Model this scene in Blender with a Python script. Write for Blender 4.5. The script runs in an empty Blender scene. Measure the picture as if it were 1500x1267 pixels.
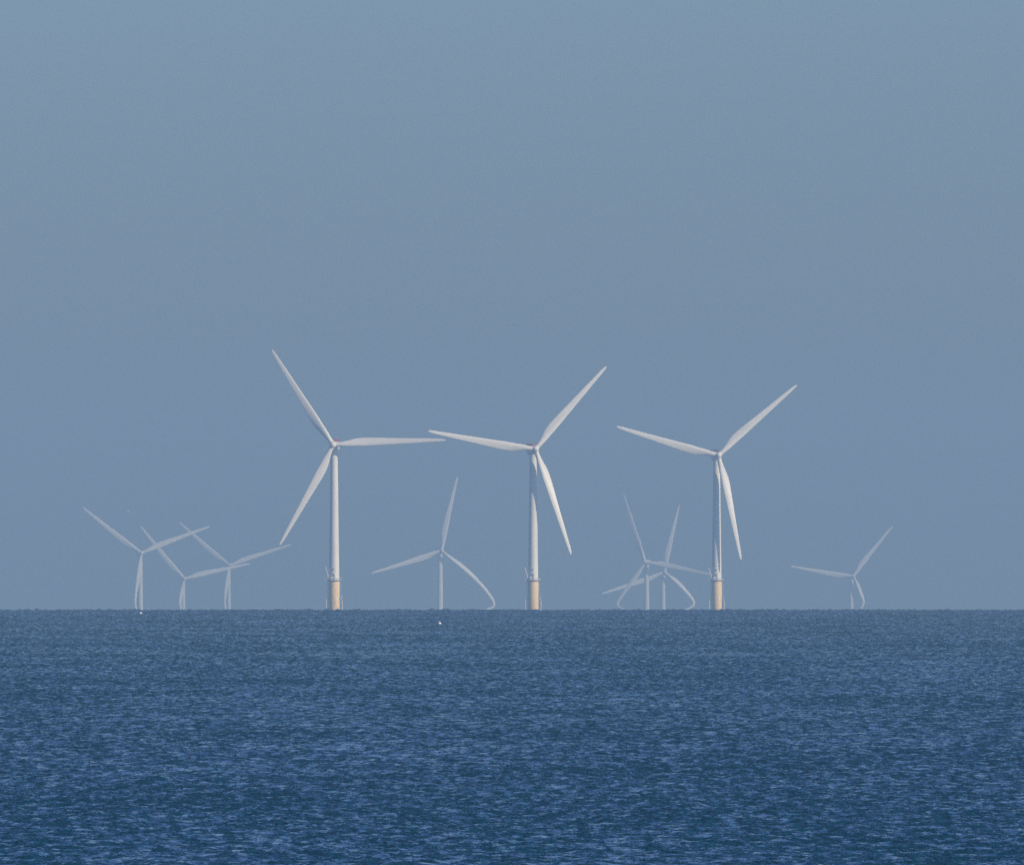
import bpy, math, random
import numpy as np
from mathutils import Vector, Matrix
R = math.radians
random.seed(4)
S = bpy.context.scene
COL = S.collection

# ------------------------------------------------------------------ camera
F = 24600.0                       # focal length in photo pixels (1500 wide): long telephoto
CAM_H = 8.5                      # eye above the water
K = CAM_H / 4300.0 ** 2           # curvature of the sea: it drops K*d*d, horizon at 4.3 km
DIP = 2 * math.sqrt(K * CAM_H)
HORIZON_Y = 896.0
PITCH = (HORIZON_Y - 633.5) / F - DIP
cam = bpy.data.cameras.new('camera')
cam.sensor_width = 36.0
cam.lens = F / 1500 * 36.0
cam.clip_start = 0.5
cam.clip_end = 60000
cam_o = bpy.data.objects.new('camera', cam)
COL.objects.link(cam_o)
cam_o.location = (0, 0, CAM_H)
cam_o.rotation_euler = (R(90) + PITCH, 0, 0)
S.camera = cam_o

# ------------------------------------------------------------------ light
SUN_AZ = 56.0                     # to the right of straight behind the camera
SUN_EL = 26.0
to_sun = Vector((math.sin(R(SUN_AZ)) * math.cos(R(SUN_EL)), -math.cos(R(SUN_AZ)) * math.cos(R(SUN_EL)), math.sin(R(SUN_EL))))
sun = bpy.data.lights.new('sun', 'SUN')
sun.energy = 5.0
sun.angle = R(0.5)
sun.color = (1.0, 0.82, 0.57)
sun_o = bpy.data.objects.new('sun', sun)
COL.objects.link(sun_o)
sun_o.rotation_euler = to_sun.to_track_quat('Z', 'Y').to_euler()
sun_o.location = (0, -50, 300)

W = bpy.data.worlds.new('World')
S.world = W
W.use_nodes = True
nt = W.node_tree
nt.nodes.clear()
sky = nt.nodes.new('ShaderNodeTexSky')
sky.sky_type = 'NISHITA'
sky.sun_disc = False
sky.sun_elevation = R(SUN_EL)
sky.sun_rotation = R(180 - SUN_AZ)
sky.air_density = 1.0
sky.dust_density = 1.0
sky.ozone_density = 0.2
tint = nt.nodes.new('ShaderNodeMixRGB')
tint.blend_type = 'MULTIPLY'
tint.inputs[0].default_value = 1.0
tint.inputs[2].default_value = (0.36, 0.545, 1.0, 1)
bg = nt.nodes.new('ShaderNodeBackground')
bg.inputs['Strength'].default_value = 0.104
wo = nt.nodes.new('ShaderNodeOutputWorld')
nt.links.new(sky.outputs[0], tint.inputs[1])
nt.links.new(tint.outputs[0], bg.inputs['Color'])
nt.links.new(bg.outputs[0], wo.inputs['Surface'])

vs = S.view_settings
vs.view_transform = 'Standard'
vs.look = 'None'
vs.gamma = 1.0
vs.use_curve_mapping = False
vs.exposure = 0.2
S.render.engine = 'CYCLES'
S.cycles.use_denoising = False
S.cycles.volume_bounces = 1
S.cycles.max_bounces = 6

# ------------------------------------------------------------------ helpers
def px(x, y, d):
    """point at ground distance d seen at photo pixel (x, y)"""
    u, v = (x - 750) / F, (633.5 - y) / F
    c, s = math.cos(PITCH), math.sin(PITCH)
    vy, vz = c - v * s, s + v * c
    return Vector((u * d / vy, d, CAM_H + vz * d / vy))

def sea_z(x, y):
    return -K * (x * x + y * y)

def mat(name, color, rough=0.5, metal=0.0, wear=0.0, scale=1.0, wear_color=None, stretch=(1, 1, 1), bump=0.0):
    m = bpy.data.materials.new(name)
    m.use_nodes = True
    t = m.node_tree
    b = t.nodes['Principled BSDF']
    b.inputs['Base Color'].default_value = (*color, 1)
    b.inputs['Roughness'].default_value = rough
    b.inputs['Metallic'].default_value = metal
    if wear > 0:
        tc = t.nodes.new('ShaderNodeTexCoord')
        mp = t.nodes.new('ShaderNodeMapping')
        mp.inputs['Scale'].default_value = stretch
        n = t.nodes.new('ShaderNodeTexNoise')
        n.inputs['Scale'].default_value = scale
        n.inputs['Detail'].default_value = 6
        n.inputs['Roughness'].default_value = 0.62
        r = t.nodes.new('ShaderNodeValToRGB')
        r.color_ramp.elements[0].position = 0.42
        r.color_ramp.elements[1].position = 0.72
        r.color_ramp.elements[0].color = (0, 0, 0, 1)
        r.color_ramp.elements[1].color = (wear, wear, wear, 1)
        mx = t.nodes.new('ShaderNodeMixRGB')
        mx.inputs[1].default_value = (*color, 1)
        wc = wear_color or tuple(c * 0.5 for c in color)
        mx.inputs[2].default_value = (*wc, 1)
        t.links.new(tc.outputs['Object'], mp.inputs['Vector'])
        t.links.new(mp.outputs[0], n.inputs['Vector'])
        t.links.new(n.outputs['Fac'], r.inputs[0])
        t.links.new(r.outputs[0], mx.inputs[0])
        t.links.new(mx.outputs[0], b.inputs['Base Color'])
        if bump:
            bp = t.nodes.new('ShaderNodeBump')
            bp.inputs['Strength'].default_value = bump
            bp.inputs['Distance'].default_value = 0.02
            t.links.new(n.outputs['Fac'], bp.inputs['Height'])
            t.links.new(bp.outputs[0], b.inputs['Normal'])
    return m

M = {
    'white': mat('tower_paint', (0.84, 0.82, 0.75), 0.42, 0, 0.35, 0.5, (0.52, 0.50, 0.46), (1, 1, 0.12), 0.1),
    'blade': mat('blade_gelcoat', (0.84, 0.82, 0.76), 0.38, 0, 0.30, 0.35, (0.58, 0.57, 0.54), (1, 1, 0.3), 0.08),
    'yellow': mat('yellow_paint', (0.95, 0.70, 0.37), 0.5, 0, 0.4, 0.7, (0.70, 0.38, 0.16), (1, 1, 0.22), 0.15),
    'steel': mat('galvanised_steel', (0.62, 0.63, 0.64), 0.45, 0.25, 0.5, 2.0, (0.36, 0.35, 0.34)),
    'red': mat('red_paint', (0.45, 0.05, 0.07), 0.5, 0, 0.3, 3.0),
    'dark': mat('dark_recess', (0.03, 0.03, 0.035), 0.4, 0, 0.3, 3.0),
    'grey': mat('grey_cabinet', (0.35, 0.37, 0.39), 0.5, 0, 0.3, 2.0),
    'plate': mat('white_plate', (0.82, 0.82, 0.80), 0.4, 0, 0.2, 3.0),
    'buoy': mat('buoy_white', (0.74, 0.74, 0.72), 0.35, 0, 0.2, 6.0),
    'feather': mat('white_feathers', (0.82, 0.82, 0.80), 0.8, 0, 0.2, 20.0),
    'wing': mat('grey_wing_feathers', (0.42, 0.44, 0.47), 0.8, 0, 0.2, 20.0),
    'beak': mat('yellow_beak', (0.70, 0.45, 0.05), 0.5, 0, 0.2, 20.0),
}

class MB:
    """collects shapes for one mesh"""
    def __init__(self):
        self.v, self.f = [], []
    def rings(self, rings, cap=True, closed=True):
        base = len(self.v)
        n = len(rings[0])
        for r in rings:
            self.v += [tuple(p) for p in r]
        for i in range(len(rings) - 1):
            for j in range(n if closed else n - 1):
                a, b = base + i * n + j, base + i * n + (j + 1) % n
                self.f.append((a, b, b + n, a + n))
        if cap:
            self.f.append(tuple(base + j for j in reversed(range(n))))
            self.f.append(tuple(base + (len(rings) - 1) * n + j for j in range(n)))
        return self
    def lathe(self, prof, n=40, c=(0, 0, 0), cap=True):
        return self.rings([[(c[0] + r * math.cos(2 * math.pi * j / n), c[1] + r * math.sin(2 * math.pi * j / n), c[2] + z)
                            for j in range(n)] for r, z in prof], cap)
    def tube(self, pts, r, n=8):
        pts = [Vector(p) for p in pts]
        out = []
        for i, p in enumerate(pts):
            t = (pts[min(i + 1, len(pts) - 1)] - pts[max(i - 1, 0)]).normalized()
            a = t.cross(Vector((0, 0, 1)) if abs(t.z) < 0.9 else Vector((0, 1, 0))).normalized()
            b = t.cross(a)
            out.append([p + (a * math.cos(2 * math.pi * j / n) + b * math.sin(2 * math.pi * j / n)) * r for j in range(n)])
        return self.rings(out)
    def ring_tube(self, c, rad, r, n=40, m=6, a0=0, a1=360):
        k = max(3, int(n * (a1 - a0) / 360))
        return self.tube([(c[0] + rad * math.cos(R(a0 + (a1 - a0) * i / k)), c[1] + rad * math.sin(R(a0 + (a1 - a0) * i / k)), c[2]) for i in range(k + 1)], r, m)
    def box(self, c, s, bev=0.0):
        x, y, z = c
        a, b, h = s[0] / 2, s[1] / 2, s[2] / 2
        e = min(bev, a * .9, b * .9, h * .9)
        def loop(ix, iy, zz, e2):
            o = [(a - ix, b - iy - e2), (a - ix - e2, b - iy), (-a + ix + e2, b - iy), (-a + ix, b - iy - e2),
                 (-a + ix, -b + iy + e2), (-a + ix + e2, -b + iy), (a - ix - e2, -b + iy), (a - ix, -b + iy + e2)]
            return [(x + p[0], y + p[1], z + zz) for p in o]
        if e <= 0:
            q = lambda zz: [(x + a, y + b, z + zz), (x - a, y + b, z + zz), (x - a, y - b, z + zz), (x + a, y - b, z + zz)]
            return self.rings([q(-h), q(h)])
        return self.rings([loop(e, e, -h, e * .5), loop(0, 0, -h + e, e), loop(0, 0, h - e, e), loop(e, e, h, e * .5)])
    def mesh(self, name, m, smooth=True, angle=40):
        me = bpy.data.meshes.new(name)
        me.from_pydata(self.v, [], self.f)
        me.materials.append(m)
        me.validate()
        if smooth:
            me.polygons.foreach_set('use_smooth', [True] * len(me.polygons))
            try:
                me.set_sharp_from_angle(angle=R(angle))
            except Exception:
                pass
        me.update()
        return me

def link(name, me, parent=None, matrix=None):
    o = bpy.data.objects.new(name, me)
    COL.objects.link(o)
    if parent:
        o.parent = parent
    if matrix is not None:
        o.matrix_local = matrix
    return o

def tag(o, label, cat, group=None):
    o['label'] = label
    o['category'] = cat
    if group:
        o['group'] = group
    return o

# ------------------------------------------------------------------ sea
def ocean_patch(n, size, seed, wind, spread, lmin, lmax, hs):
    rng = np.random.default_rng(seed)
    k = 2 * np.pi * np.fft.fftfreq(n, size / n)
    kx, ky = np.meshgrid(k, k, indexing='ij')
    kk = np.hypot(kx, ky)
    kk[0, 0] = 1
    lam = 2 * np.pi / kk
    P = kk ** -4.0 * np.exp(-(lam / lmax) ** 2) * np.exp(-(lmin / lam) ** 2)
    c = (kx * math.cos(wind) + ky * math.sin(wind)) / kk
    P *= (spread + (1 - spread) * c ** 4)
    P[0, 0] = 0
    a = np.sqrt(P) * (rng.normal(size=(n, n)) + 1j * rng.normal(size=(n, n)))
    h = np.fft.ifft2(a).real
    return (h / h.std() * hs / 4).astype(np.float32)

def sample(h, size, x, y):
    n = h.shape[0]
    u, v = x / size * n, y / size * n
    i, j = np.floor(u).astype(np.int64), np.floor(v).astype(np.int64)
    a, b = (u - i).astype(np.float32), (v - j).astype(np.float32)
    i %= n; j %= n
    i1, j1 = (i + 1) % n, (j + 1) % n
    return (h[i, j] * (1 - a) * (1 - b) + h[i1, j] * a * (1 - b) + h[i, j1] * (1 - a) * b + h[i1, j1] * a * b)

def build_sea():
    dense = np.linspace(-0.0335, 0.0335, 1001)
    outer = 0.0335 * np.geomspace(1.004, 7.5, 70)
    ang = np.concatenate([-outer[::-1], dense, outer])
    d = np.concatenate([np.geomspace(3, 400, 120)[:-1], np.geomspace(400, 5300, 3500)[:-1], np.geomspace(5300, 19000, 160)])
    A, D = np.meshgrid(ang, d)
    X, Y = D * np.sin(A), D * np.cos(A)
    p1 = ocean_patch(1024, 257.0, 1, 1.30, 0.10, 0.7, 6.0, 1.0)
    p2 = ocean_patch(1024, 119.0, 2, 1.15, 0.15, 0.4, 2.2, 1.0)
    p4 = ocean_patch(1024, 97.0, 5, 1.62, 0.05, 0.25, 1.0, 1.0)
    p3 = ocean_patch(256, 2300.0, 3, 1.3, 0.5, 60.0, 500.0, 1.0)
    c, s = math.cos(0.37), math.sin(0.37)
    gust = 1.0 + 0.12 * sample(p3, 2300.0, X, Y) * 4
    Z = 0.27 * np.clip((D / 2600) ** 2.4, 0.2, 3.6) * sample(p1, 257.0, c * X - s * Y, s * X + c * Y) + 0.12 * sample(p2, 119.0, c * X + s * Y, -s * X + c * Y) * np.clip(gust, 0.5, 1.6)
    Z = Z + 0.11 * np.clip(gust, 0.4, 1.8) * sample(p4, 97.0, X, Y)
    Z = Z - K * D * D
    nr, nc = X.shape
    co = np.stack([X, Y, Z], -1).reshape(-1, 3).astype(np.float32)
    i = np.arange(nr * nc).reshape(nr, nc)
    q = np.stack([i[:-1, :-1], i[:-1, 1:], i[1:, 1:], i[1:, :-1]], -1).reshape(-1, 4).astype(np.int32)
    me = bpy.data.meshes.new('sea')
    me.vertices.add(len(co))
    me.vertices.foreach_set('co', co.ravel())
    me.loops.add(q.size)
    me.loops.foreach_set('vertex_index', q.ravel())
    me.polygons.add(len(q))
    me.polygons.foreach_set('loop_start', np.arange(0, q.size, 4, dtype=np.int32))
    me.polygons.foreach_set('loop_total', np.full(len(q), 4, dtype=np.int32))
    me.polygons.foreach_set('use_smooth', np.ones(len(q), dtype=bool))
    me.update(calc_edges=True)
    m = bpy.data.materials.new('sea_water')
    m.use_nodes = True
    t = m.node_tree
    b = t.nodes['Principled BSDF']
    b.inputs['Base Color'].default_value = (0.001, 0.034, 0.070, 1)
    b.inputs['Roughness'].default_value = 0.06
    b.inputs['IOR'].default_value = 1.333
    tc = t.nodes.new('ShaderNodeTexCoord')
    mp = t.nodes.new('ShaderNodeMapping')
    mp.inputs['Scale'].default_value = (1.0, 0.45, 1.0)
    n1 = t.nodes.new('ShaderNodeTexNoise')
    n1.inputs['Scale'].default_value = 1.7
    n1.inputs['Detail'].default_value = 4
    n1.inputs['Roughness'].default_value = 0.6
    bp = t.nodes.new('ShaderNodeBump')
    bp.inputs['Strength'].default_value = 0.8
    bp.inputs['Distance'].default_value = 0.5
    t.links.new(tc.outputs['Object'], mp.inputs['Vector'])
    t.links.new(mp.outputs[0], n1.inputs['Vector'])
    t.links.new(n1.outputs['Fac'], bp.inputs['Height'])
    # wind-ruffled streaks: ripples leaning towards or away from the shore, at every scale from 3 m down
    mp2 = t.nodes.new('ShaderNodeMapping')
    mp2.inputs['Scale'].default_value = (1.7, 0.27, 1.7)
    n2 = t.nodes.new('ShaderNodeTexNoise')
    n2.inputs['Scale'].default_value = 1.0
    n2.inputs['Detail'].default_value = 7
    n2.inputs['Roughness'].default_value = 0.82
    n2.inputs['Distortion'].default_value = 0.4
    ma = t.nodes.new('ShaderNodeMath')
    ma.operation = 'SUBTRACT'
    ma.inputs[1].default_value = 0.415
    mb = t.nodes.new('ShaderNodeMath')
    mb.operation = 'MULTIPLY'
    mb.inputs[1].default_value = -3.2
    cx = t.nodes.new('ShaderNodeCombineXYZ')
    va = t.nodes.new('ShaderNodeVectorMath')
    vn = t.nodes.new('ShaderNodeVectorMath')
    vn.operation = 'NORMALIZE'
    t.links.new(tc.outputs['Object'], mp2.inputs['Vector'])
    t.links.new(mp2.outputs[0], n2.inputs['Vector'])
    # broad, faint swell bands and gusts
    mp3 = t.nodes.new('ShaderNodeMapping')
    mp3.inputs['Scale'].default_value = (0.05, 0.012, 0.05)
    n3 = t.nodes.new('ShaderNodeTexNoise')
    n3.inputs['Scale'].default_value = 1.0
    n3.inputs['Detail'].default_value = 3
    mc = t.nodes.new('ShaderNodeMath')
    mc.operation = 'MULTIPLY_ADD'
    mc.inputs[1].default_value = 0.14
    md = t.nodes.new('ShaderNodeMath')
    md.operation = 'ADD'
    md.inputs[1].default_value = -0.07
    t.links.new(tc.outputs['Object'], mp3.inputs['Vector'])
    t.links.new(mp3.outputs[0], n3.inputs['Vector'])
    t.links.new(n3.outputs['Fac'], mc.inputs[0])
    t.links.new(n2.outputs['Fac'], mc.inputs[2])
    t.links.new(mc.outputs[0], md.inputs[0])
    t.links.new(md.outputs[0], ma.inputs[0])
    t.links.new(ma.outputs[0], mb.inputs[0])
    t.links.new(mb.outputs[0], cx.inputs['Y'])
    t.links.new(bp.outputs[0], va.inputs[0])
    t.links.new(cx.outputs[0], va.inputs[1])
    t.links.new(va.outputs[0], vn.inputs[0])
    t.links.new(vn.outputs[0], b.inputs['Normal'])
    me.materials.append(m)
    o = link('sea', me)
    o['kind'] = 'structure'
    o['label'] = 'choppy dark blue sea reaching to the horizon'
build_sea()

# ------------------------------------------------------------------ turbine parts (metres, rotor radius 53.5)
CHORD = [(0.028, 2.2), (0.06, 2.25), (0.10, 2.75), (0.16, 3.6), (0.22, 4.1), (0.28, 4.15), (0.36, 3.85), (0.46, 3.35), (0.56, 2.9),
         (0.66, 2.5), (0.76, 2.1), (0.86, 1.7), (0.93, 1.4), (0.97, 1.1), (0.99, 0.75), (1.0, 0.30)]
def lerp(tab, s):
    if s <= tab[0][0]:
        return tab[0][1]
    for (a, u), (b, v) in zip(tab, tab[1:]):
        if s <= b:
            return u + (v - u) * (s - a) / (b - a)
    return tab[-1][1]

def section(s, n=22):
    """aerofoil outline in the blade's own (x, y); x to the leading edge, -y to the wind"""
    c = lerp(CHORD, s)
    tr = lerp([(0.03, 1.0), (0.07, 0.97), (0.12, 0.66), (0.2, 0.42), (0.3, 0.30), (0.5, 0.23), (1, 0.18)], s)
    w = lerp([(0.05, 0.0), (0.2, 1.0), (1, 1.0)], s)          # circle -> aerofoil
    tw = R(lerp([(0, 15), (0.2, 12), (0.4, 6), (0.7, 2), (1, 0)], s) + 2)
    off = 0.5 + (0.30 - 0.5) * w                              # pitch axis position behind the leading edge
    P = []
    for j in range(n):
        a = 2 * math.pi * j / n
        x = math.cos(a)
        y = math.sin(a) * (1 - w * 0.45 * (1 - x) / 2 * 1.3)
        X = c * (x / 2 + 0.5 - (1 - off))
        Yy = c * tr * 0.5 * y
        P.append((X * math.cos(-tw) - Yy * math.sin(-tw), X * math.sin(-tw) + Yy * math.cos(-tw)))
    return P

def blade_mesh(length=53.5):
    st = sorted(set([a for a, _ in CHORD] + list(np.linspace(0.05, 0.95, 26))))
    rings = []
    for s in st:
        k = length / 53.5
        rings.append([(x * k, y * k - 1.2 * k * s * s, s * length) for x, y in section(s)])
    return MB().rings(rings).mesh('rotor_blade', M['blade'], angle=60)

def mirage_blade_mesh(path, length, slim):
    """blade following a polyline (x right, z up, rotor plane), its lower end turned back: the mirage bend built into the shape"""
    pts = [Vector((p[0], 0, p[1])) for p in path]
    for _ in range(2):                                        # smooth the corner
        q = [pts[0]]
        for a, b in zip(pts, pts[1:]):
            q += [a.lerp(b, .25), a.lerp(b, .75)]
        pts = q + [pts[-1]]
    L = [0]
    for a, b in zip(pts, pts[1:]):
        L.append(L[-1] + (b - a).length)
    rings = []
    k = length / 53.5
    for i, p in enumerate(pts):
        s = 0.03 + 0.93 * L[i] / L[-1]
        t = (pts[min(i + 1, len(pts) - 1)] - pts[max(i - 1, 0)]).normalized()
        lead = Vector((t.z, 0, -t.x))
        rings.append([p + lead * (x * k * slim) + Vector((0, y * k - 1.2 * k * s * s, 0)) for x, y in section(s)])
    return MB().rings(rings).mesh('rotor_blade', M['blade'], angle=60)

def hub_mesh(k=1.0):
    prof = [(0.02, 2.35), (0.55, 2.25), (1.05, 1.95), (1.4, 1.4), (1.62, 0.7), (1.7, 0.0), (1.7, -0.9), (1.55, -1.3), (1.2, -1.35)]
    m = MB().lathe(prof[::-1], 32)
    m.v = [(x * k, -z * k, y * k) for x, y, z in m.v]         # nose to -y
    for a in (0, 120, 240):                                   # sockets are drawn turned with the rotor, so the hub is round
        ca, sa = math.cos(R(a)), math.sin(R(a))
        b = MB().lathe([(1.22, 0.9), (1.22, 1.75), (1.16, 1.82)], 24)
        o = len(m.v)
        m.v += [((x * ca + z * sa) * k, y * k, (-x * sa + z * ca) * k) for x, y, z in b.v]
        m.f += [tuple(i + o for i in f) for f in b.f]
    return m.mesh('rotor_hub', M['blade'])

def nacelle_mesh(k=1.0):
    rings = []
    for y, w, zt, zb in ((-2.9, 2.2, 1.2, -1.2), (-2.6, 3.0, 1.6, -1.55), (-1.5, 3.6, 1.9, -1.9), (0, 3.8, 2.0, -2.1), (5.0, 3.8, 2.0, -2.1), (8.0, 3.6, 1.95, -1.5), (9.2, 3.3, 1.8, -1.1), (9.5, 2.7, 1.4, -0.8)):
        e = 0.45
        a = w / 2
        o = [(a, zb + e), (a, zt - e), (a - e, zt), (-a + e, zt), (-a, zt - e), (-a, zb + e), (-a + e, zb), (a - e, zb)]
        rings.append([(x * k, y * k, z * k) for x, z in o])
    m = MB().rings(rings)
    m.lathe([(1.75 * k, -2.9 * k), (1.75 * k, -2.0 * k)], 32)  # yaw collar above the tower top
    return m.mesh('nacelle', M['blade'])

def hoist_mesh(k=1.0):
    m = MB()
    m.box((0, 6.2, 2.12), (3.5, 5.0, 0.16))
    for x in (-1.7, 1.7):
        m.box((x, 6.2, 2.62), (0.08, 5.0, 0.84))
        for y in (3.8, 5.0, 6.2, 7.4, 8.6):
            m.tube([(x, y, 2.2), (x, y, 3.15)], 0.05, 6)
        m.tube([(x, 3.7, 3.12), (x, 8.7, 3.12)], 0.06, 6)
    for y in (3.72, 8.68):
        m.box((0, y, 2.62), (3.48, 0.08, 0.84))
        m.tube([(-1.7, y, 3.12), (1.7, y, 3.12)], 0.06, 6)
    m.v = [(x * k, y * k, z * k) for x, y, z in m.v]
    return m.mesh('hoist_platform', M['red'])

def mast_mesh():
    m = MB().tube([(0.8, 8.0, 2.0), (0.8, 8.0, 4.3)], 0.05, 6).tube([(0.4, 8.0, 3.9), (1.2, 8.0, 3.9)], 0.04, 6)
    m.tube([(0.4, 8.0, 3.9), (0.4, 8.0, 4.3)], 0.06, 6).tube([(1.2, 8.0, 3.9), (1.2, 8.0, 4.2)], 0.06, 6)
    return m.mesh('weather_mast', M['steel'])

def tower_mesh(z0, z1, r0, r1):
    prof = []
    n = 4
    for i in range(n + 1):
        f = i / n
        z, r = z0 + (z1 - z0) * f, r0 + (r1 - r0) * f
        if 0 < i < n:                                         # flange lines between tower sections
            prof += [(r, z - 0.10), (r + 0.05, z - 0.09), (r + 0.05, z + 0.09), (r, z + 0.10)]
        else:
            prof.append((r, z))
    return MB().lathe(prof, 56).mesh('tower', M['white'])

def piece_mesh(z0, z1):
    return MB().lathe([(2.55, z0), (2.55, 1.2), (2.62, 1.3), (2.62, z1 - 0.5), (2.78, z1 - 0.45), (2.78, z1)], 56).mesh('transition_piece', M['yellow'])

def landing_mesh(sgn, z1):
    """two fender posts with ladder, rungs and struts on one flank of the yellow piece"""
    m = MB()
    x = sgn * 3.75
    for y in (-0.75, 0.75):
        m.tube([(x, y, -4), (x, y, 5.2), (x - sgn * 0.25, y, 6.0), (x - sgn * 1.15, y, 6.6)], 0.26, 8)
        for z in (1.0, 4.6):
            m.tube([(x, y, z), (sgn * 2.3, y, z - 0.1)], 0.13, 6)
    xl = sgn * 3.25
    for y in (-0.3, 0.3):
        m.tube([(xl, y, -3), (xl, y, z1 - 1.2)], 0.07, 6)
    z = -2.8
    while z < z1 - 1.4:
        m.tube([(xl, -0.3, z), (xl, 0.3, z)], 0.035, 5)
        z += 0.4
    for z in (7.5, 10.5, 13.0):
        if z < z1 - 1.2:
            m.tube([(xl, 0, z), (sgn * 2.4, 0, z)], 0.07, 6)
    # rest platform half way
    m.box((sgn * 3.2, 0, 6.75), (1.5, 2.0, 0.12))
    for y in (-0.95, 0.95):
        m.tube([(sgn * 3.9, y, 6.8), (sgn * 3.9, y, 7.9)], 0.05, 5)
        m.tube([(sgn * 3.9, y, 7.85), (sgn * 2.6, y, 7.85)], 0.05, 5)
    return m.mesh('boat_landing', M['steel'])

def platform_mesh():
    m = MB()
    m.lathe([(2.75, -0.5), (3.35, -0.18), (3.45, -0.14), (3.45, 0.12), (2.4, 0.12)], 48)
    m.box((-3.2, -0.2, -0.01), (2.2, 3.6, 0.22))              # lay-down area
    for y in (-1.7, 1.2):
        m.tube([(-4.1, y, -0.15), (-2.6, y, -1.6)], 0.12, 6)
    return m.mesh('work_platform', M['grey'])

def railing_mesh():
    m = MB()
    path = [(3.38 * math.cos(R(a)), 3.38 * math.sin(R(a))) for a in range(-148, 149, 12)]
    path = path + [(-3.0, 1.52), (-4.22, 1.52), (-4.22, -1.92), (-3.0, -1.92), path[0]]
    for z in (0.6, 1.15):
        m.tube([(x, y, z) for x, y in path], 0.05, 5)
    m.tube([(x, y, 0.2) for x, y in path], 0.09, 4)
    for i, (x, y) in enumerate(path[:-1]):
        if i % 2 == 0 or i > len(path) - 6:
            m.tube([(x, y, 0.12), (x, y, 1.15)], 0.05, 5)
    return m.mesh('railing', M['steel'])

def crane_mesh():
    m = MB()
    m.lathe([(0.32, 0.12), (0.32, 0.5), (0.2, 0.6), (0.2, 2.4), (0.26, 2.5), (0.26, 2.9)], 14, (-2.95, -1.3, 0))
    m.tube([(-2.95, -1.3, 2.6), (-3.5, -1.5, 4.6), (-3.95, -1.7, 6.3)], 0.16, 8)
    m.tube([(-2.95, -1.3, 2.0), (-3.35, -1.45, 3.9)], 0.08, 6)
    m.box((-2.85, -1.25, 2.0), (0.5, 0.5, 0.7), 0.08)
    m.tube([(-3.95, -1.7, 6.3), (-3.95, -1.7, 5.2)], 0.03, 5)
    m.box((-3.95, -1.7, 5.1), (0.16, 0.16, 0.3), 0.04)
    return m.mesh('davit_crane', M['plate'])

def door_mesh():
    m = MB()
    n = 6
    for r0, r1 in ((2.45, 2.62),):
        ring = []
        for rr, zz in ((r0, 0.3), (r1, 0.3), (r1, 2.5), (r0, 2.5)):
            ring.append([(rr * math.sin(R(-14 + 22 * j / n)), -rr * math.cos(R(-14 + 22 * j / n)), zz) for j in range(n + 1)])
        m.rings(ring + [ring[0]], cap=False, closed=False)
        m.f.append((0, n + 1, 2 * (n + 1), 3 * (n + 1)))
        m.f.append((n, 4 * n + 3, 3 * n + 2, 2 * n + 1))
    return m.mesh('door', M['grey'])

def cabinet_mesh():
    m = MB()
    m.box((-1.15, -2.75, 0.95), (0.9, 0.6, 1.65), 0.06)
    return m.mesh('equipment_cabinet', M['plate'])

def lamp_mesh(x, z):
    m = MB()
    a = R(x)
    c = (2.62 * math.sin(a), -2.62 * math.cos(a), z)
    m.box(c, (0.55, 0.42, 0.55), 0.08)
    m.tube([(c[0], c[1], z - .1), (c[0] * .9, c[1] * .9, z - .1)], 0.08, 6)
    return m.mesh('vent_hood', M['dark'])

def plate_mesh(z):
    m = MB()
    n = 5
    r = 2.68
    def arc(rr, zz):
        return [(rr * math.sin(R(20 + 18 * j / n)), -rr * math.cos(R(20 + 18 * j / n)), zz) for j in range(n + 1)]
    ring = [arc(2.6, z - 0.7), arc(r, z - 0.7), arc(r, z + 0.7), arc(2.6, z + 0.7)]
    m.rings(ring + [ring[0]], cap=False, closed=False)
    return m.mesh('marker_plate', M['plate'])

BLADE = blade_mesh()
HUB = hub_mesh()
NAC = nacelle_mesh()
HOIST = hoist_mesh()
MAST = mast_mesh()
PLATFORM, RAIL, CRANE = platform_mesh(), railing_mesh(), crane_mesh()
DOOR, CAB = door_mesh(), cabinet_mesh()
TILT = R(-5)

def solve_theta(alpha, yaw):
    """rotor angle whose picture direction is alpha (degrees clockwise from up)"""
    best = None
    for i in range(-200, 201):
        th = alpha + i * 0.1
        v = Matrix.Rotation(R(yaw), 3, 'Z') @ Matrix.Rotation(TILT, 3, 'X') @ Vector((math.sin(R(th)), 0, math.cos(R(th))))
        e = abs((math.degrees(math.atan2(v.x, v.z)) - alpha + 180) % 360 - 180)
        if best is None or e < best[0]:
            best = (e, th)
    return best[1]

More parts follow.
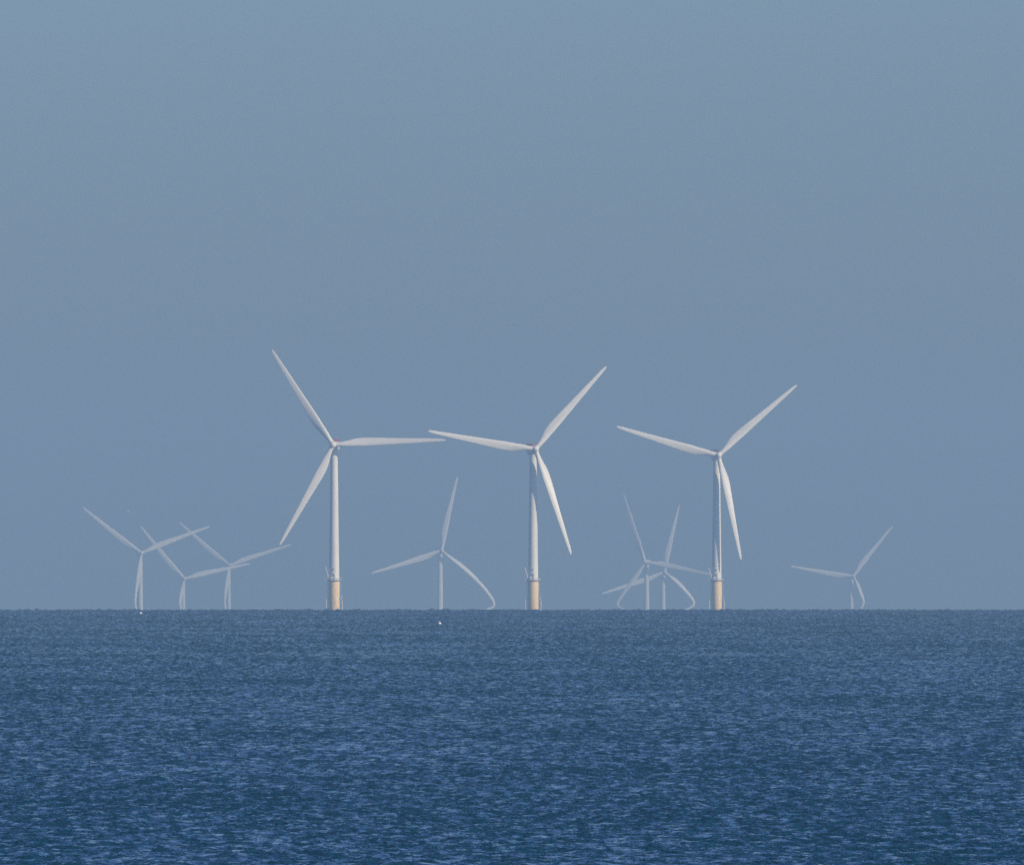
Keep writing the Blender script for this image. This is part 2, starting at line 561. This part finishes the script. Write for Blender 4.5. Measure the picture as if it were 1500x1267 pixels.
OVERHANG = 5.2
def turbine(label, group, hub_px, base_x, radius_px, rad_m, yaw, alphas, near=True, curl=None, plate=False, slim=0.82):
    k = rad_m / 53.5
    d = F * rad_m / radius_px
    hub = px(hub_px[0], hub_px[1], d)
    bx = px(base_x, hub_px[1], d).x
    by = d + OVERHANG * k * math.cos(R(yaw))
    base_z = sea_z(bx, by)
    root = bpy.data.objects.new('wind_turbine', None)
    root.empty_display_size = 5
    COL.objects.link(root)
    root.location = (bx, by, base_z)
    tag(root, label, 'wind turbine', group)
    ax_z = hub.z - base_z - OVERHANG * k * math.sin(-TILT)    # nacelle axis above the base
    Hm = Matrix.Translation((0, 0, ax_z)) @ Matrix.Rotation(R(yaw), 4, 'Z') @ Matrix.Rotation(TILT, 4, 'X')
    rot = Hm @ Matrix.Translation((0, -OVERHANG * k, 0))
    sc = Matrix.Scale(k, 4)
    link('nacelle', NAC, root, Matrix.Translation((0, 0, ax_z)) @ Matrix.Rotation(R(yaw), 4, 'Z') @ sc)
    th = [solve_theta(a, yaw) for a in alphas]
    link('rotor_hub', HUB, root, rot @ Matrix.Rotation(R(th[0]), 4, 'Y') @ sc)
    for i, t in enumerate(th):
        if curl and i == len(th) - 1:  # straight blade in truth; its mirage image is modelled as a bent tip
            c0 = px(*hub_px, d)
            path = [((p[0] - hub_px[0]) / F * d, -(p[1] - hub_px[1]) / F * d) for p in curl]
            u = Vector(path[0]).normalized() * 1.3 * k
            o = link('rotor_blade', mirage_blade_mesh([tuple(u)] + path, rad_m, slim), root, rot)
            o['label'] = 'lower blade with the mirage bend at the horizon built into its shape'
        else:
            link('rotor_blade', BLADE, root, rot @ Matrix.Rotation(R(t), 4, 'Y') @ sc)
    top = ax_z - 2.2 * k
    if not near:
        tp = 14.0
        link('tower', tower_mesh(tp, top, 2.5 * k, 1.65 * k), root)
        link('transition_piece', MB().lathe([(2.7 * k, -3), (2.7 * k, tp)], 32).mesh('transition_piece', M['yellow']), root)
        return root
    tp = px(0, 850, d).z - base_z                             # top of the yellow piece
    tower = link('tower', tower_mesh(tp + 0.13, top, 2.45, 1.66), root)
    link('door', DOOR, tower, Matrix.Translation((0, 0, tp + 0.1)))
    for a, z in ((-6, 5.2), (-4, 3.0)):
        link('vent_hood', lamp_mesh(a, tp + z), tower)
    piece = link('transition_piece', piece_mesh(-6, tp - 0.02), root)
    lift = Matrix.Translation((0, 0, px(0, HORIZON_Y, d).z - base_z))
    for s in (-1, 1):
        link('boat_landing', landing_mesh(s, tp - (px(0, HORIZON_Y, d).z - base_z)), piece, lift)
    if plate:
        link('marker_plate', plate_mesh(px(0, 877, d).z - base_z), piece)
    plat = link('work_platform', PLATFORM, root, Matrix.Translation((0, 0, tp)))
    link('railing', RAIL, plat)
    link('davit_crane', CRANE, plat)
    link('equipment_cabinet', CAB, plat)
    nac = [c for c in root.children if c.name.startswith('nacelle')][0]
    link('hoist_platform', HOIST, nac)
    link('weather_mast', MAST, nac)
    return root

NEAR = 'three near wind turbines on yellow bases'
turbine('tallest near white turbine on a yellow base, one blade pointing straight right', NEAR, (490.5, 651.5), 489.3, 166.3, 53.5, -5, (-32.6, 87.9, 208.0), plate=True)
turbine('middle of the near turbines, half of its white tower in blade shadow', NEAR, (784.5, 658), 781.0, 162.6, 53.5, 12, (40.7, -80.4, 161.7))
turbine('near white turbine on a yellow base nearest the right edge, lower blade almost straight down', NEAR, (1050.5, 667), 1050.0, 156.6, 53.5, 9, (48.3, -74.2, 168.2), plate=True)
FAR = 'hazy distant wind turbines beyond the horizon'
RM = 72.0
turbine('hazy distant turbine farthest left, highest of the three on the left', FAR, (204.5, 810), 205.0, 109.5, RM, 10, (-51.8, 68.9, 188.0), False,
        [(202.2, 820), (197.8, 850), (194.8, 870), (193.8, 882), (195.5, 897)], slim=0.78)
turbine('smallest hazy turbine at the left, low between its two taller neighbours', FAR, (267, 847.5), 267.8, 101.0, RM, 12, (-39.7, 77.3, 196.0), False,
        [(265, 855), (260.8, 872), (259.2, 882), (261, 897)], slim=0.78)
turbine('hazy turbine just left of the tallest near one, their blade tips nearly touching', FAR, (335, 828), 334.5, 97.5, RM, 10, (-49.1, 71.6, 191.0), False,
        [(333, 836), (329, 858), (327, 875), (326.6, 884), (328.5, 897)], slim=0.78)
turbine('lone hazy turbine between the left and middle near turbines, one blade pointing up', FAR, (643.5, 806), 644.6, 111.8, RM, 12, (12.2, -107.8, 133.2), False,
        [(648.4, 811), (680, 836), (703.7, 859.6), (715, 874), (720.5, 884), (719, 889), (711, 892), (700, 895.5)])
turbine('hazy distant turbine left of a crossing pair, blade reaching right behind a near tower', FAR, (947, 823), 947.2, 107.0, RM, -12, (-17.1, 101.0, 216.6), False,
        [(944, 828), (924.7, 854.2), (910.5, 875), (906, 883), (908, 889.5), (915, 892.5), (924, 896)])
turbine('hazy distant turbine right of a crossing pair, lower blade shaped to its mirage bend at the horizon', FAR, (971, 838), 971.2, 101.6, RM, 14, (12.4, -108.6, 138.0), False,
        [(976, 842), (992.7, 856), (1007.6, 873), (1014.5, 882), (1012, 888), (1003, 892), (994, 895.5)])
turbine('faintest hazy turbine, alone beside the right edge', FAR, (1248.5, 844), 1247.2, 96.6, RM, 16, (38.4, -80.6, 158.6), False,
        [(1251.4, 848.5), (1256.8, 863.5), (1261.5, 875.6), (1263, 883), (1260, 889.5), (1254, 896)])

# ------------------------------------------------------------------ small things on the water and in the air
def water_distance(y):
    """distance at which the sight line through picture row y meets the sea"""
    a = (HORIZON_Y - y) / F + 0.0
    s = DIP - a
    return (s - math.sqrt(max(s * s - 4 * K * CAM_H, 0))) / (2 * K)

def buoy(x, y, r, label):
    d = water_distance(y + 2.5)
    p = px(x, y + 1, d)
    root = bpy.data.objects.new('mooring_buoy', None)
    COL.objects.link(root)
    root.location = (p.x, p.y, p.z)
    tag(root, label, 'buoy', 'white buoys on the water')
    fl = MB().lathe([(0.05 * r, -0.75 * r), (0.55 * r, -0.62 * r), (0.9 * r, -0.3 * r), (r, 0.05 * r), (0.93 * r, 0.4 * r), (0.65 * r, 0.78 * r), (0.25 * r, 0.98 * r), (0.14 * r, 1.02 * r)], 20)
    link('float', fl.mesh('float', M['buoy']), root)
    ey = MB().lathe([(0.14 * r, 1.0 * r), (0.14 * r, 1.2 * r)], 12)
    ey.tube([(0.22 * r * math.cos(R(a)), 0, 1.36 * r + 0.22 * r * math.sin(R(a))) for a in range(0, 361, 30)], 0.06 * r, 6)
    link('lifting_eye', ey.mesh('lifting_eye', M['steel']), root)
buoy(206, 898, 0.30, 'small white buoy just under the horizon below the farthest left turbine')
buoy(644, 912.5, 0.22, 'small white buoy floating below the lone hazy turbine')

def gull(x, y, d):
    p = px(x, y, d)
    root = bpy.data.objects.new('gull', None)
    COL.objects.link(root)
    root.location = p
    root.rotation_euler = (0, 0, R(55))
    tag(root, 'tiny white gull gliding in the sky above the hazy turbines', 'bird')
    b = MB()
    prof = [(-0.30, 0.03, 0), (-0.24, 0.06, 0), (-0.15, 0.085, -0.01), (-0.03, 0.10, -0.015), (0.08, 0.09, -0.01), (0.15, 0.062, 0.005), (0.20, 0.052, 0.02), (0.24, 0.05, 0.025), (0.275, 0.03, 0.02), (0.285, 0.012, 0.018)]
    b.rings([[(yy, r * math.cos(R(a)), zc + r * math.sin(R(a)) * 0.95) for a in range(0, 360, 30)] for yy, r, zc in prof])
    b.rings([[(-0.27, -0.03, 0.01), (-0.27, 0.03, 0.01), (-0.27, 0.03, -0.005), (-0.27, -0.03, -0.005)], [(-0.45, -0.09, 0.005), (-0.45, 0.09, 0.005), (-0.45, 0.09, -0.003), (-0.45, -0.09, -0.003)]])
    link('body', b.mesh('body', M['feather']), root)
    link('beak', MB().rings([[(0.28, 0.011 * math.cos(R(a)), 0.018 + 0.014 * math.sin(R(a))) for a in range(0, 360, 60)], [(0.34, 0.003 * math.cos(R(a)), 0.008 + 0.003 * math.sin(R(a))) for a in range(0, 360, 60)]]).mesh('beak', M['beak']), root)
    for s in (-1, 1):
        w = MB()
        rings = []
        for t, xc, z, ch in ((0.06, 0.02, 0.05, 0.22), (0.2, 0.05, 0.13, 0.21), (0.36, 0.07, 0.18, 0.18), (0.5, 0.02, 0.17, 0.13), (0.62, -0.06, 0.13, 0.08), (0.72, -0.14, 0.09, 0.02)):
            rings.append([(xc + ch / 2, s * t, z), (xc, s * t, z + 0.014), (xc - ch / 2, s * t, z), (xc, s * t, z - 0.008)])
        link('wing', w.rings(rings).mesh('wing', M['feather']), root)
gull(188, 749, 5200)

# ------------------------------------------------------------------ haze over the sea
def haze():
    m = bpy.data.materials.new('haze_air')
    m.use_nodes = True
    t = m.node_tree
    t.nodes.clear()
    v = t.nodes.new('ShaderNodeVolumePrincipled')
    v.inputs['Color'].default_value = (0.335, 0.518, 0.705, 1)
    v.inputs['Density'].default_value = 0.00012
    v.inputs['Anisotropy'].default_value = 0.0
    o = t.nodes.new('ShaderNodeOutputMaterial')
    t.links.new(v.outputs[0], o.inputs['Volume'])
    lo, hi = -K * 19000 ** 2 - 8, 160.0
    me = MB().box((0, 9450, (lo + hi) / 2), (10400, 19500, hi - lo)).mesh('haze', m, smooth=False)
    h = link('haze', me)
    h['kind'] = 'stuff'
    h['label'] = 'thin blue haze over the sea'
haze()
